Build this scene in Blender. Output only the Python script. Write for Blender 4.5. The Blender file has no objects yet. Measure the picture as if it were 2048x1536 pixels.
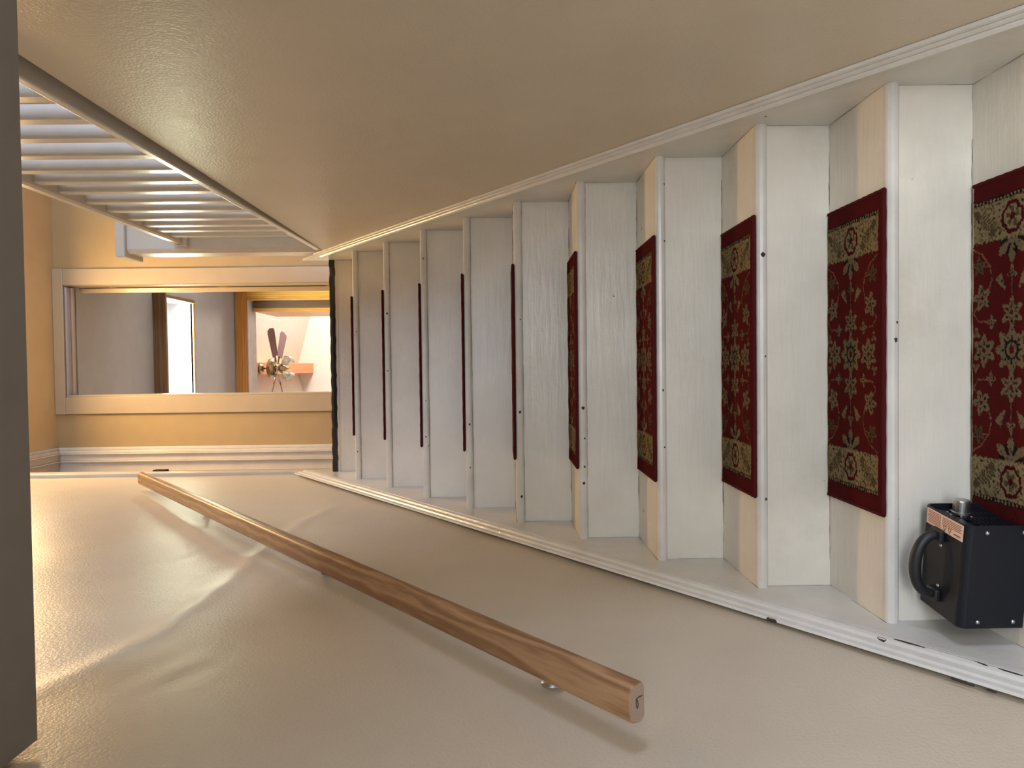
import bpy, bmesh, math, random
import numpy as np
from mathutils import Vector, Matrix

random.seed(7)
rng = np.random.default_rng(7)
S = bpy.context.scene
COL = S.collection

# ------------------------------------------------------------------ camera
# All building below is done in "eye" coordinates: x right, y into the stair,
# z up with 0 at the lens; CZ lifts everything so the lower hall floor is z = 0.
CZ = 1.526
FPX = 1450.0
YAW, PITCH, ROLL = -0.0238, -0.0119, -0.0123
fw = Vector((math.sin(YAW) * math.cos(PITCH), math.cos(YAW) * math.cos(PITCH), math.sin(PITCH)))
rt = Vector((math.cos(YAW), -math.sin(YAW), 0))
up = rt.cross(fw)
r2 = math.cos(ROLL) * rt + math.sin(ROLL) * up
u2 = -math.sin(ROLL) * rt + math.cos(ROLL) * up
cam = bpy.data.cameras.new('camera')
cam.sensor_fit = 'HORIZONTAL'
cam.sensor_width = 36.0
cam.lens = 36.0 * FPX / 2048.0
cam.clip_start = 0.02
co = bpy.data.objects.new('camera', cam)
COL.objects.link(co)
# the photograph lies on its side: picture-left is up in the stairwell
co.matrix_world = Matrix(((-u2.x, r2.x, -fw.x, 0), (-u2.y, r2.y, -fw.y, 0), (-u2.z, r2.z, -fw.z, CZ), (0, 0, 0, 1)))
S.camera = co

# ------------------------------------------------------------------ world, daylight, exposure
w = bpy.data.worlds.new('sky')
S.world = w
w.use_nodes = True
bg = w.node_tree.nodes['Background']
bg.inputs[0].default_value = (0.75, 0.86, 1.0, 1)
bg.inputs[1].default_value = 1.0

S.view_settings.view_transform = 'Standard'
S.view_settings.look = 'None'
S.view_settings.gamma = 1.0
S.view_settings.use_curve_mapping = False
S.view_settings.exposure = 0.82


def area(name, loc, target, sx, sy, watts, col):
    l = bpy.data.lights.new(name, 'AREA')
    l.shape = 'RECTANGLE'
    l.size, l.size_y = sx, sy
    l.energy = watts
    l.color = col
    o = bpy.data.objects.new(name, l)
    COL.objects.link(o)
    o.location = (loc[0], loc[1], loc[2] + CZ)
    d = Vector(target) - Vector(loc)
    o.rotation_euler = d.to_track_quat('-Z', 'Y').to_euler()
    return o


# daylight outside each window of the house, shining in through its panes
area('daylight_lower_window', (0.75, -2.15, 0.85), (0.75, 0, -0.75), 2.4, 1.4, 190, (0.80, 0.88, 1.0))
area('daylight_lower_side_window', (4.3, -0.45, 1.00), (1.2, -0.15, -0.15), 2.4, 1.5, 225, (0.58, 0.70, 1.0))
area('daylight_upper_side_window', (3.58, 3.0, 1.95), (0, 3.0, 1.95), 1.1, 1.1, 45, (0.72, 0.82, 1.0))
area('daylight_upper_front_window', (1.3, -1.36, 1.95), (1.3, 2, 1.95), 1.0, 1.1, 85, (0.64, 0.74, 1.0))
area('daylight_skylight', (-0.15, 6.82, 3.17), (-0.15, 6.82, 0), 1.55, 0.76, 125, (0.93, 1.0, 0.70))
area('daylight_far_room_window', (2.58, 10.0, 2.2), (0, 10.0, 2.2), 1.6, 1.4, 165, (1.0, 0.93, 0.86))

# ------------------------------------------------------------------ helpers


def tag(o, label=None, cat=None, group=None, kind=None):
    if label: o['label'] = label
    if cat: o['category'] = cat
    if group: o['group'] = group
    if kind: o['kind'] = kind
    return o


def wloc(o):
    v = Vector((0, 0, 0))
    while o is not None:
        v += o.location
        o = o.parent
    return v


def thing(name, loc, label=None, cat=None, group=None, kind=None):
    o = bpy.data.objects.new(name, None)
    o.empty_display_size = 0.1
    COL.objects.link(o)
    o.location = (loc[0], loc[1], loc[2] + CZ)
    return tag(o, label, cat, group, kind)


def mk(name, verts, faces, mat, parent=None, smooth=False, bevel=0.0, seg=2):
    """verts in eye coordinates -> one mesh object whose origin is the base centre of its box"""
    V = [Vector((v[0], v[1], v[2] + CZ)) for v in verts]
    lo = Vector((min(v.x for v in V), min(v.y for v in V), min(v.z for v in V)))
    hi = Vector((max(v.x for v in V), max(v.y for v in V), max(v.z for v in V)))
    org = Vector(((lo.x + hi.x) / 2, (lo.y + hi.y) / 2, lo.z))
    me = bpy.data.meshes.new(name)
    me.from_pydata([v - org for v in V], [], faces)
    bm = bmesh.new(); bm.from_mesh(me)
    bmesh.ops.recalc_face_normals(bm, faces=bm.faces)
    if bevel:
        bmesh.ops.bevel(bm, geom=[e for e in bm.edges if e.calc_face_angle(0) > 0.5], offset=bevel, segments=seg, profile=0.5, affect='EDGES', clamp_overlap=True)
    for f in bm.faces: f.smooth = smooth
    bm.to_mesh(me); bm.free()
    me.materials.append(mat)
    o = bpy.data.objects.new(name, me)
    COL.objects.link(o)
    o.location = org - (wloc(parent) if parent else Vector((0, 0, 0)))
    o.parent = parent
    return o


BOXF = [(0, 3, 2, 1), (4, 5, 6, 7), (0, 1, 5, 4), (1, 2, 6, 5), (2, 3, 7, 6), (3, 0, 4, 7)]


def bxv(x0, x1, y0, y1, z0, z1):
    return [(x0, y0, z0), (x1, y0, z0), (x1, y1, z0), (x0, y1, z0), (x0, y0, z1), (x1, y0, z1), (x1, y1, z1), (x0, y1, z1)]


def box(name, x0, x1, y0, y1, z0, z1, mat, parent=None, bevel=0.0, seg=2):
    return mk(name, bxv(x0, x1, y0, y1, z0, z1), BOXF, mat, parent, bevel=bevel, seg=seg)


def boxes(name, L, mat, parent=None, bevel=0.0):
    V, F = [], []
    for b in L:
        n = len(V)
        V += bxv(*b); F += [tuple(i + n for i in f) for f in BOXF]
    return mk(name, V, F, mat, parent, bevel=bevel)


def prism(poly0, poly1):
    """closed skin between two matching polygons of 3D points"""
    n = len(poly0)
    V = list(poly0) + list(poly1)
    F = [(i, (i + 1) % n, n + (i + 1) % n, n + i) for i in range(n)] + [tuple(range(n))[::-1], tuple(range(n, 2 * n))]
    return V, F


def tube(pts, r, n=10, close=False):
    P = [Vector(p) for p in pts]
    V, F = [], []
    m = len(P)
    rr = r if isinstance(r, (list, tuple)) else [r] * m
    prev = None
    for i in range(m):
        a = P[(i - 1) % m] if (i > 0 or close) else P[i]
        b = P[(i + 1) % m] if (i < m - 1 or close) else P[i]
        t = (b - a).normalized()
        if prev is None:
            u = t.orthogonal().normalized()
        else:
            u = (prev - prev.dot(t) * t).normalized()
        prev = u
        v = t.cross(u)
        for k in range(n):
            an = 2 * math.pi * k / n
            V.append(P[i] + rr[i] * (math.cos(an) * u + math.sin(an) * v))
    for i in range(m if close else m - 1):
        j = (i + 1) % m
        for k in range(n):
            F.append((i * n + k, i * n + (k + 1) % n, j * n + (k + 1) % n, j * n + k))
    if not close:
        F.append(tuple(range(n))[::-1]); F.append(tuple(range((m - 1) * n, m * n)))
    return V, F


def lathe(prof, c, axis=Vector((0, 0, 1)), n=24):
    """prof = [(r, h)...] turned round axis through c"""
    axis = Vector(axis).normalized()
    u = axis.orthogonal().normalized(); v = axis.cross(u)
    c = Vector(c)
    V, F = [], []
    for r, h in prof:
        for k in range(n):
            a = 2 * math.pi * k / n
            V.append(c + axis * h + max(r, 1e-5) * (math.cos(a) * u + math.sin(a) * v))
    for i in range(len(prof) - 1):
        for k in range(n):
            F.append((i * n + k, i * n + (k + 1) % n, (i + 1) * n + (k + 1) % n, (i + 1) * n + k))
    F.append(tuple(range(n))[::-1]); F.append(tuple(range((len(prof) - 1) * n, len(prof) * n)))
    return V, F


# ------------------------------------------------------------------ materials


def nt(name):
    m = bpy.data.materials.new(name)
    m.use_nodes = True
    t = m.node_tree
    return m, t, t.nodes['Principled BSDF']


def N(t, typ, **kw):
    n = t.nodes.new(typ)
    for k, v in kw.items():
        if k in n.inputs: n.inputs[k].default_value = v
        else: setattr(n, k, v)
    return n


def mixcol(t, fac, a, b):
    n = t.nodes.new('ShaderNodeMix'); n.data_type = 'RGBA'
    for i, s in ((0, fac), (6, a), (7, b)):
        if hasattr(s, 'links'): t.links.new(s, n.inputs[i])
        elif isinstance(s, (tuple, list)): n.inputs[i].default_value = (*s, 1)
        else: n.inputs[i].default_value = s
    return n.outputs[2]


def ramp(t, src, p0, p1):
    n = t.nodes.new('ShaderNodeMapRange')
    n.inputs[1].default_value, n.inputs[2].default_value = p0, p1
    t.links.new(src, n.inputs[0])
    return n.outputs[0]


def math2(t, op, a, b):
    n = t.nodes.new('ShaderNodeMath'); n.operation = op
    for i, s in ((0, a), (1, b)):
        if hasattr(s, 'links'): t.links.new(s, n.inputs[i])
        else: n.inputs[i].default_value = s
    return n.outputs[0]


def paint(name, col, rough=0.35, bump=0.12, fine=160.0, coarse=7.0, vary=0.06, chips=0.0, chipcol=(0.035, 0.028, 0.022), brush=None, spec=0.5, dirt=None):
    m, t, b = nt(name)
    g = N(t, 'ShaderNodeNewGeometry').outputs['Position']
    vec = g
    if brush:
        mp = N(t, 'ShaderNodeMapping'); mp.inputs['Scale'].default_value = brush
        t.links.new(g, mp.inputs[0]); vec = mp.outputs[0]
    n1 = N(t, 'ShaderNodeTexNoise', Scale=coarse, Detail=5.0, Roughness=0.6); t.links.new(g, n1.inputs['Vector'])
    n2 = N(t, 'ShaderNodeTexNoise', Scale=fine, Detail=3.0, Roughness=0.55); t.links.new(vec, n2.inputs['Vector'])
    lo = tuple(c * (1 - vary * 1.6) for c in col)
    hi = tuple(min(1, c * (1 + vary)) for c in col)
    c = mixcol(t, ramp(t, n1.outputs[0], 0.3, 0.7), lo, hi)
    if dirt:
        n4 = N(t, 'ShaderNodeTexNoise', Scale=3.1, Detail=7.0, Roughness=0.7); t.links.new(g, n4.inputs['Vector'])
        c = mixcol(t, ramp(t, n4.outputs[0], 0.56, 0.78), c, dirt)
    if chips:
        vo = N(t, 'ShaderNodeTexVoronoi', Scale=26.0); vo.feature = 'F1'
        n3 = N(t, 'ShaderNodeTexNoise', Scale=90.0, Detail=3.0); t.links.new(g, n3.inputs['Vector'])
        mx = t.nodes.new('ShaderNodeVectorMath'); mx.operation = 'MULTIPLY_ADD'
        t.links.new(n3.outputs['Color'], mx.inputs[0]); mx.inputs[1].default_value = (0.03, 0.03, 0.03); t.links.new(g, mx.inputs[2])
        t.links.new(mx.outputs[0], vo.inputs['Vector'])
        sep = t.nodes.new('ShaderNodeSeparateColor'); t.links.new(vo.outputs['Color'], sep.inputs[0])
        sel = math2(t, 'LESS_THAN', sep.outputs[0], chips)
        rad = math2(t, 'MULTIPLY', sep.outputs[1], 0.16)
        near = math2(t, 'LESS_THAN', vo.outputs['Distance'], rad)
        c = mixcol(t, math2(t, 'MULTIPLY', sel, near), c, chipcol)
    t.links.new(c, b.inputs['Base Color'])
    b.inputs['Roughness'].default_value = rough
    b.inputs['Specular IOR Level'].default_value = spec
    h = math2(t, 'ADD', math2(t, 'MULTIPLY', n2.outputs[0], 0.35), n1.outputs[0])
    bp = N(t, 'ShaderNodeBump', Strength=bump, Distance=0.01)
    t.links.new(h, bp.inputs['Height']); t.links.new(bp.outputs[0], b.inputs['Normal'])
    return m


def plain(name, col, rough=0.5, metal=0.0, spec=0.5, noise=0.0, scale=60.0):
    m, t, b = nt(name)
    b.inputs['Roughness'].default_value = rough
    b.inputs['Metallic'].default_value = metal
    b.inputs['Specular IOR Level'].default_value = spec
    g = N(t, 'ShaderNodeNewGeometry').outputs['Position']
    n1 = N(t, 'ShaderNodeTexNoise', Scale=scale, Detail=3.0); t.links.new(g, n1.inputs['Vector'])
    c = mixcol(t, n1.outputs[0], tuple(x * (1 - noise) for x in col), tuple(min(1, x * (1 + noise)) for x in col))
    t.links.new(c, b.inputs['Base Color'])
    return m


def wood(name, light, dark, axis='Y', scale=26.0, stretch=0.07, rough=0.35, knots=0.0, dist=5.0, off=(0.03, 0.0, -0.035), tilt=0.0):
    m, t, b = nt(name)
    tc = N(t, 'ShaderNodeTexCoord').outputs['Object']
    mp = N(t, 'ShaderNodeMapping')
    sc = [1.0, 1.0, 1.0]; sc['XYZ'.index(axis)] = stretch
    mp.inputs['Scale'].default_value = sc
    mp.inputs['Location'].default_value = off
    mp.inputs['Rotation'].default_value = (tilt, 0, -tilt)
    t.links.new(tc, mp.inputs[0])
    wv = N(t, 'ShaderNodeTexWave', Scale=scale, Distortion=dist, Detail=3.0)
    wv.inputs['Detail Scale'].default_value = 2.5
    wv.wave_type = 'RINGS'; wv.rings_direction = axis
    t.links.new(mp.outputs[0], wv.inputs['Vector'])
    mp2 = N(t, 'ShaderNodeMapping'); sc2 = [60.0, 60.0, 60.0]; sc2['XYZ'.index(axis)] = 3.0
    mp2.inputs['Scale'].default_value = sc2
    t.links.new(tc, mp2.inputs[0])
    n2 = N(t, 'ShaderNodeTexNoise', Scale=5.0, Detail=4.0); t.links.new(mp2.outputs[0], n2.inputs['Vector'])
    f = math2(t, 'ADD', math2(t, 'MULTIPLY', wv.outputs[0], 0.6), math2(t, 'MULTIPLY', n2.outputs[0], 0.5))
    c = mixcol(t, ramp(t, f, 0.2, 0.95), light, dark)
    if knots:
        vo = N(t, 'ShaderNodeTexVoronoi', Scale=3.2); t.links.new(tc, vo.inputs['Vector'])
        c = mixcol(t, ramp(t, vo.outputs['Distance'], knots, knots * 0.55), c, tuple(x * 0.25 for x in dark))
    t.links.new(c, b.inputs['Base Color'])
    b.inputs['Roughness'].default_value = rough
    bp = N(t, 'ShaderNodeBump', Strength=0.08, Distance=0.003)
    t.links.new(f, bp.inputs['Height']); t.links.new(bp.outputs[0], b.inputs['Normal'])
    return m


def glass_pane(name):
    m, t, b = nt(name)
    t.nodes.remove(b)
    tr = N(t, 'ShaderNodeBsdfTransparent'); gl = N(t, 'ShaderNodeBsdfGlossy', Roughness=0.02)
    mx = N(t, 'ShaderNodeMixShader'); mx.inputs[0].default_value = 0.05
    t.links.new(tr.outputs[0], mx.inputs[1]); t.links.new(gl.outputs[0], mx.inputs[2])
    t.links.new(mx.outputs[0], t.nodes['Material Output'].inputs[0])
    return m


def emit(name, col, s):
    m, t, b = nt(name)
    b.inputs['Emission Color'].default_value = (*col, 1)
    b.inputs['Emission Strength'].default_value = s
    b.inputs['Base Color'].default_value = (*col, 1)
    return m


M = {}
M['wall'] = paint('cream_wall_enamel', (0.665, 0.57, 0.43), rough=0.36, bump=0.30, fine=170, coarse=3.2, vary=0.03, spec=0.22)
M['hall_wall'] = paint('yellow_hall_paint', (0.42, 0.31, 0.155), rough=0.45, bump=0.06, vary=0.03)
M['hall_ceiling'] = paint('cream_hall_ceiling', (0.66, 0.50, 0.28), rough=0.6, bump=0.05, vary=0.03)
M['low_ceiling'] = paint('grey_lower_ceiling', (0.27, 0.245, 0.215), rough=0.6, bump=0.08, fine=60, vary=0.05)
M['stair'] = paint('white_stair_enamel', (0.77, 0.71, 0.595), rough=0.32, bump=0.42, fine=60, coarse=4, vary=0.06, brush=(0.12, 1, 1), chips=0.035, dirt=(0.64, 0.58, 0.47))
M['nosing'] = paint('chipped_nosing_enamel', (0.70, 0.66, 0.58), rough=0.30, bump=0.2, fine=40, coarse=8, vary=0.08, chips=0.12)
M['trim'] = paint('white_trim_enamel', (0.68, 0.65, 0.58), rough=0.25, bump=0.12, fine=90, coarse=9, vary=0.04, chips=0.03)
M['mould'] = paint('chipped_moulding_enamel', (0.70, 0.67, 0.61), rough=0.26, bump=0.25, fine=110, coarse=14, vary=0.05, chips=0.10)
M['casing'] = paint('cream_casing_enamel', (0.45, 0.37, 0.255), rough=0.3, bump=0.12, fine=90, coarse=9, vary=0.03)
M['black_nose'] = paint('black_worn_nosing', (0.012, 0.011, 0.012), rough=0.4, bump=0.3, chips=0.12, chipcol=(0.6, 0.58, 0.52))
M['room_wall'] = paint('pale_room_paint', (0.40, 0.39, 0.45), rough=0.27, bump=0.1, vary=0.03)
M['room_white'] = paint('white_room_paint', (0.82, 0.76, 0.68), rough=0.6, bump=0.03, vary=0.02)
M['floor'] = wood('brown_floorboards', (0.26, 0.14, 0.07), (0.13, 0.07, 0.035), axis='Y', scale=8, rough=0.4)
M['oak'] = wood('oak_handrail', (0.44, 0.245, 0.116), (0.235, 0.108, 0.043), axis='Y', scale=15, stretch=0.16, rough=0.42, dist=6.0, off=(0.02, 0.0, -0.05), tilt=0.05)
M['oak_end'] = plain('cut_oak_end_grain', (0.36, 0.26, 0.18), rough=0.7, noise=0.25, scale=300)
M['pine'] = wood('knotty_pine', (0.62, 0.33, 0.07), (0.42, 0.18, 0.025), axis='Z', scale=16, rough=0.3, knots=0.09)
M['pine_x'] = wood('knotty_pine_head', (0.50, 0.22, 0.05), (0.33, 0.12, 0.02), axis='X', scale=16, rough=0.3, knots=0.07)
M['beam'] = wood('orange_pine_beam', (0.85, 0.36, 0.14), (0.68, 0.24, 0.08), axis='Y', scale=14, rough=0.45)
M['walnut'] = wood('dark_walnut_door', (0.10, 0.045, 0.025), (0.05, 0.02, 0.012), axis='Z', scale=14, rough=0.35)
M['skyframe'] = wood('brown_skylight_frame', (0.24, 0.13, 0.06), (0.14, 0.07, 0.03), axis='X', scale=12, rough=0.4)
M['lit_boards'] = paint('bluish_lit_boards', (0.62, 0.60, 0.66), rough=0.3, bump=0.1, vary=0.08, brush=(0.2, 1, 1))  # pine soffit boards, the skylight's bluish cast put into their colour
M['glass'] = glass_pane('window_glass')
M['heater'] = plain('black_heater_enamel', (0.008, 0.009, 0.013), rough=0.45, spec=0.3, noise=0.1)
M['rubber'] = plain('black_plastic', (0.012, 0.012, 0.013), rough=0.5, noise=0.1)
M['heater_in'] = plain('black_heater_inside', (0.004, 0.004, 0.004), rough=0.7)
M['steel'] = plain('bright_steel', (0.55, 0.55, 0.53), rough=0.36, metal=1.0)
M['nickel'] = plain('dark_nickel', (0.25, 0.23, 0.21), rough=0.25, metal=1.0)
M['brass'] = plain('antique_brass', (0.42, 0.32, 0.20), rough=0.3, metal=1.0)
M['sticker'] = plain('peach_sticker', (0.82, 0.60, 0.46), rough=0.5, noise=0.03)
M['print'] = plain('orange_print', (0.28, 0.07, 0.035), rough=0.6)
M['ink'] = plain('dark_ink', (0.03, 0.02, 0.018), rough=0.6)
M['blade'] = plain('purple_brown_blade', (0.27, 0.18, 0.19), rough=0.2, noise=0.2)
M['crack'] = plain('bare_dark_wood', (0.035, 0.028, 0.022), rough=0.8, noise=0.3)
M['binding'] = plain('dark_red_binding', (0.075, 0.010, 0.009), rough=0.95, spec=0.1, noise=0.35, scale=900)
M['lamp_glass'] = emit('lit_frosted_glass', (1.0, 0.70, 0.38), 9.0)


def rug_material():
    m, t, b = nt('rug_pile')
    a = N(t, 'ShaderNodeVertexColor'); a.layer_name = 'pattern'
    g = N(t, 'ShaderNodeTexCoord').outputs['Object']
    n1 = N(t, 'ShaderNodeTexNoise', Scale=700.0, Detail=2.0); t.links.new(g, n1.inputs['Vector'])
    mul = t.nodes.new('ShaderNodeMix'); mul.data_type = 'RGBA'; mul.blend_type = 'MULTIPLY'; mul.inputs[0].default_value = 0.55
    t.links.new(a.outputs[0], mul.inputs[6]); t.links.new(n1.outputs[0], mul.inputs[7])
    gain = t.nodes.new('ShaderNodeMix'); gain.data_type = 'RGBA'; gain.blend_type = 'MULTIPLY'; gain.inputs[0].default_value = 1.0
    t.links.new(mul.outputs[2], gain.inputs[6]); gain.inputs[7].default_value = (1.35, 1.35, 1.35, 1)
    t.links.new(gain.outputs[2], b.inputs['Base Color'])
    b.inputs['Roughness'].default_value = 1.0
    b.inputs['Specular IOR Level'].default_value = 0.05
    bp = N(t, 'ShaderNodeBump', Strength=0.5, Distance=0.002)
    t.links.new(n1.outputs[0], bp.inputs['Height']); t.links.new(bp.outputs[0], b.inputs['Normal'])
    return m


M['rug'] = rug_material()

# ------------------------------------------------------------------ the setting
WL, WR = -0.5465, 0.575          # plaster faces of the stairwell
XL, XR = -0.5355, 0.564          # faces of the stringers: the treads run between them
FLOOR, LOWC, UPF, UPC = -CZ, 0.70, 0.8955, 3.06
YB = 5.0                         # wall with the doorway at the head of the stair

box('floor', WL - 0.1, 2.6, -1.5, 1.2, FLOOR - 0.1, FLOOR, M['floor'])
tag(bpy.data.objects['floor'], 'brown floorboards of the lower hall at the foot of the stairs', 'floor', kind='structure')


def left_wall():
    ys = np.arange(0.2, 3.8301, 0.018); zs = np.arange(-1.3, UPC + 0.01, 0.014)
    ys[-1] = 3.83; zs[-1] = UPC
    V, F = [], []
    ph = rng.uniform(0, 6.28, 12); kx = rng.uniform(-9, 9, 12); kz = rng.uniform(-9, 9, 12)
    cx = [1.2, 1.4, 1.52, 1.72, 1.93, 2.26, 2.58, 2.9, 3.9]; cz = [0.835, 0.785, 0.75, 0.732, 0.738, 0.747, 0.735, 0.707, 0.69]
    for y in ys:
        zc = float(np.interp(y, cx, cz))
        fade = min(1.0, 0.35 + max(0.0, y - 1.25) * 2.0) if y < 2.75 else max(0.0, 1 - (y - 2.75) / 0.3)
        for z in zs:
            s = z - zc + 0.006 * math.sin(14 * y) + 0.004 * math.sin(37 * y + 1)
            x = 0.0
            x += fade * 0.0075 * math.exp(-(s / 0.034) ** 2) * (1 if s > 0 else math.exp(-(s / 0.03) ** 2) * 0.0 + 1)
            x += fade * 0.0055 / (1 + math.exp(s / 0.006))          # the plaster below the joint stands proud
            x -= fade * 0.0055 * min(1, max(0, (-s) / 0.5))
            wv = sum(math.sin(kx[i] * y + kz[i] * z + ph[i]) for i in range(12))
            x += 0.0007 * wv
            # rubbed-out patches of filler near the lower ceiling
            for (py, pz, r, h) in ((1.28, 0.98, 0.07, 0.003), (1.33, 0.62, 0.08, 0.002), (1.9, 0.55, 0.06, 0.0015), (2.2, 1.0, 0.1, 0.0015)):
                q = ((y - py) ** 2 + (z - pz) ** 2) / r ** 2
                if q < 6: x += h * math.exp(-q) * math.sin(60 * z + 25 * y)
            V.append((WL + min(0.0, x * 0.8 - 0.0105), y, z))
    nz = len(zs)
    for i in range(len(ys) - 1):
        for j in range(nz - 1):
            F.append((i * nz + j, i * nz + j + 1, (i + 1) * nz + j + 1, (i + 1) * nz + j))
    for b in ((WL - 0.12, WL - 0.016, 0.2, 3.83, FLOOR, UPC), (WL - 0.12, WL, -1.5, 0.2, FLOOR, UPC), (WL - 0.02, WL, 0.2, 3.0, FLOOR, -1.3)):
        n = len(V); V += bxv(*b); F += [tuple(i + n for i in f) for f in BOXF]
    o = mk('wall_left', V, F, M['wall'], smooth=False)
    for p in o.data.polygons[:(len(ys) - 1) * (nz - 1)]: p.use_smooth = True
    return tag(o, 'tall cream enamelled wall carrying the oak handrail', 'wall', kind='structure')


left_wall()
tag(box('wall_right', WR, WR + 0.10, 1.06, 3.85, FLOOR, 0.868, M['wall']), 'cream enamelled stairwell wall below the balustrade', 'wall', kind='structure')
# lower hall shell (behind and beside the camera)
W1 = (-0.3, 1.8, -0.85, 0.45)
boxes('wall_back', [(WL, W1[0], -1.5, -1.4, FLOOR, LOWC), (W1[1], 2.6, -1.5, -1.4, FLOOR, LOWC), (W1[0], W1[1], -1.5, -1.4, FLOOR, W1[2]), (W1[0], W1[1], -1.5, -1.4, W1[3], LOWC)], M['wall'])
tag(bpy.data.objects['wall_back'], 'cream wall of the lower hall behind the viewer', 'wall', kind='structure')
W6 = (-0.9, 0.3, -0.65, 0.45)
boxes('wall_lower_side', [(2.5, 2.6, -1.4, W6[0], FLOOR, LOWC), (2.5, 2.6, W6[1], 1.16, FLOOR, LOWC), (2.5, 2.6, W6[0], W6[1], FLOOR, W6[2]), (2.5, 2.6, W6[0], W6[1], W6[3], LOWC), (WR + 0.1, 2.5, 1.06, 1.16, FLOOR, LOWC)], M['wall'])
tag(bpy.data.objects['wall_lower_side'], 'cream side wall of the lower hall beside the stair foot', 'wall', kind='structure')
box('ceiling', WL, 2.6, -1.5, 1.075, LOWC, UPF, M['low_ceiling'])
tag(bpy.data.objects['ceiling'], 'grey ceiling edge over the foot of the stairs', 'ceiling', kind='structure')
# upper floor beside the well, landing
boxes('floor_upper', [(0.60, 3.5, -1.3, YB + 0.12, 0.70, UPF), (WL - 0.4, 0.60, 3.80, YB + 0.12, 0.72, UPF - 0.002)], M['floor'])
tag(bpy.data.objects['floor_upper'], 'brown floorboards of the landing at the head of the stairs', 'floor', kind='structure')
boxes('ceiling_upper', [(WL - 0.6, 3.6, -1.3, YB, UPC, UPC + 0.1)], M['hall_ceiling'])
tag(bpy.data.objects['ceiling_upper'], 'cream ceiling of the upper hall above the doorway', 'ceiling', kind='structure')
W2 = (2.5, 3.5, 1.45, 2.45)
boxes('wall_upper_side', [(3.5, 3.6, -1.3, W2[0], UPF, UPC), (3.5, 3.6, W2[1], YB, UPF, UPC), (3.5, 3.6, W2[0], W2[1], UPF, W2[2]), (3.5, 3.6, W2[0], W2[1], W2[3], UPC)], M['hall_wall'])
tag(bpy.data.objects['wall_upper_side'], 'yellow side wall of the upper hall with a window', 'wall', kind='structure')
W3 = (0.85, 1.75, 1.45, 2.45)
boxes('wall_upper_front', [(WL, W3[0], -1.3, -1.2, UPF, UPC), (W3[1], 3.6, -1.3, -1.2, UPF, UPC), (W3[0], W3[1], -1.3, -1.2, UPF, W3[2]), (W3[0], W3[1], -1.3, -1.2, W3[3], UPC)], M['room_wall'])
tag(bpy.data.objects['wall_upper_front'], 'pale front wall of the upper hall with a window', 'wall', kind='structure')
# wall at the head of the stairs with the doorway
OX0, OX1, OZ = -0.172, 0.592, 2.985
boxes('wall_far', [(WL - 0.6, OX0, YB, YB + 0.12, 0.70, UPC), (OX1, 3.6, YB, YB + 0.12, 0.70, UPC), (OX0, OX1, YB, YB + 0.12, OZ, UPC), (OX0, OX1, YB, YB + 0.12, 0.70, UPF)], M['hall_wall'])
tag(bpy.data.objects['wall_far'], 'warm yellow wall around the doorway at the top of the stairs', 'wall', kind='structure')


def window(name, axis, pos, a0, a1, z0, z1, label, depth=0.1, bars=1):
    """a window in a wall at y=pos (axis 'y') or x=pos (axis 'x')"""
    def bb(a, b, p0, p1, c, d):
        return (a, b, p0, p1, c, d) if axis == 'y' else (p0, p1, a, b, c, d)
    t = thing(name, ((a0 + a1) / 2, pos, z0) if axis == 'y' else (pos, (a0 + a1) / 2, z0), label, 'window', kind='structure')
    p0, p1 = pos - depth / 2, pos + depth / 2
    boxes('window_frame', [bb(a0, a0 + .05, p0, p1, z0, z1), bb(a1 - .05, a1, p0, p1, z0, z1), bb(a0 + .05, a1 - .05, p0, p1, z0, z0 + .05), bb(a0 + .05, a1 - .05, p0, p1, z1 - .05, z1)], M['trim'], t)
    zm = (z0 + z1) / 2
    box('meeting_rail', *bb(a0 + .05, a1 - .05, pos - .02, pos + .02, zm - .02, zm + .02), M['trim'], t)
    box('pane', *bb(a0 + .05, a1 - .05, pos - .003, pos + .003, z0 + .05, zm - .02), M['glass'], t)
    box('pane', *bb(a0 + .05, a1 - .05, pos - .003, pos + .003, zm + .02, z1 - .05), M['glass'], t)
    return t


window('window_6', 'x', 2.55, W6[0], W6[1], W6[2], W6[3], 'white sash window at the side of the lower hall')
window('window_1', 'y', -1.45, W1[0], W1[1], W1[2], W1[3], 'white sash window of the lower hall behind the viewer')
window('window_2', 'x', 3.55, W2[0], W2[1], W2[2], W2[3], 'white sash window at the side of the upper hall')
window('window_3', 'y', -1.25, W3[0], W3[1], W3[2], W3[3], 'white sash window at the front of the upper hall')

# ------------------------------------------------------------------ staircase
DK = {-2: 0.71, -1: 0.96, 0: 1.213, 1: 1.464, 2: 1.7095, 3: 1.966, 4: 2.229, 5: 2.4805, 6: 2.7345, 7: 2.974, 8: 3.25, 9: 3.501, 10: 3.7745}
ZK = {-3: FLOOR, -2: -1.339, -1: -1.152, 0: -0.965, 1: -0.782, 2: -0.6025, 3: -0.4185, 4: -0.2315, 5: -0.042, 6: 0.1455, 7: 0.3345, 8: 0.531, 9: 0.721, 10: 0.8955}
NT, OV, RT = 0.027, 0.018, 0.02
stair = thing('staircase', (0.0, 0.71, FLOOR), 'white painted closed-string wooden staircase rising between two cream walls', 'staircase')


def nose_profile(y, z, jit=0.0):
    r = NT / 2
    pts = []
    for a in range(-90, 91, 30):
        pts.append((y + r * 0.8 - r * 0.8 * math.cos(math.radians(a)), z - r - r * math.sin(math.radians(-a))))
    return pts   # bottom to top along the rounded front


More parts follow.
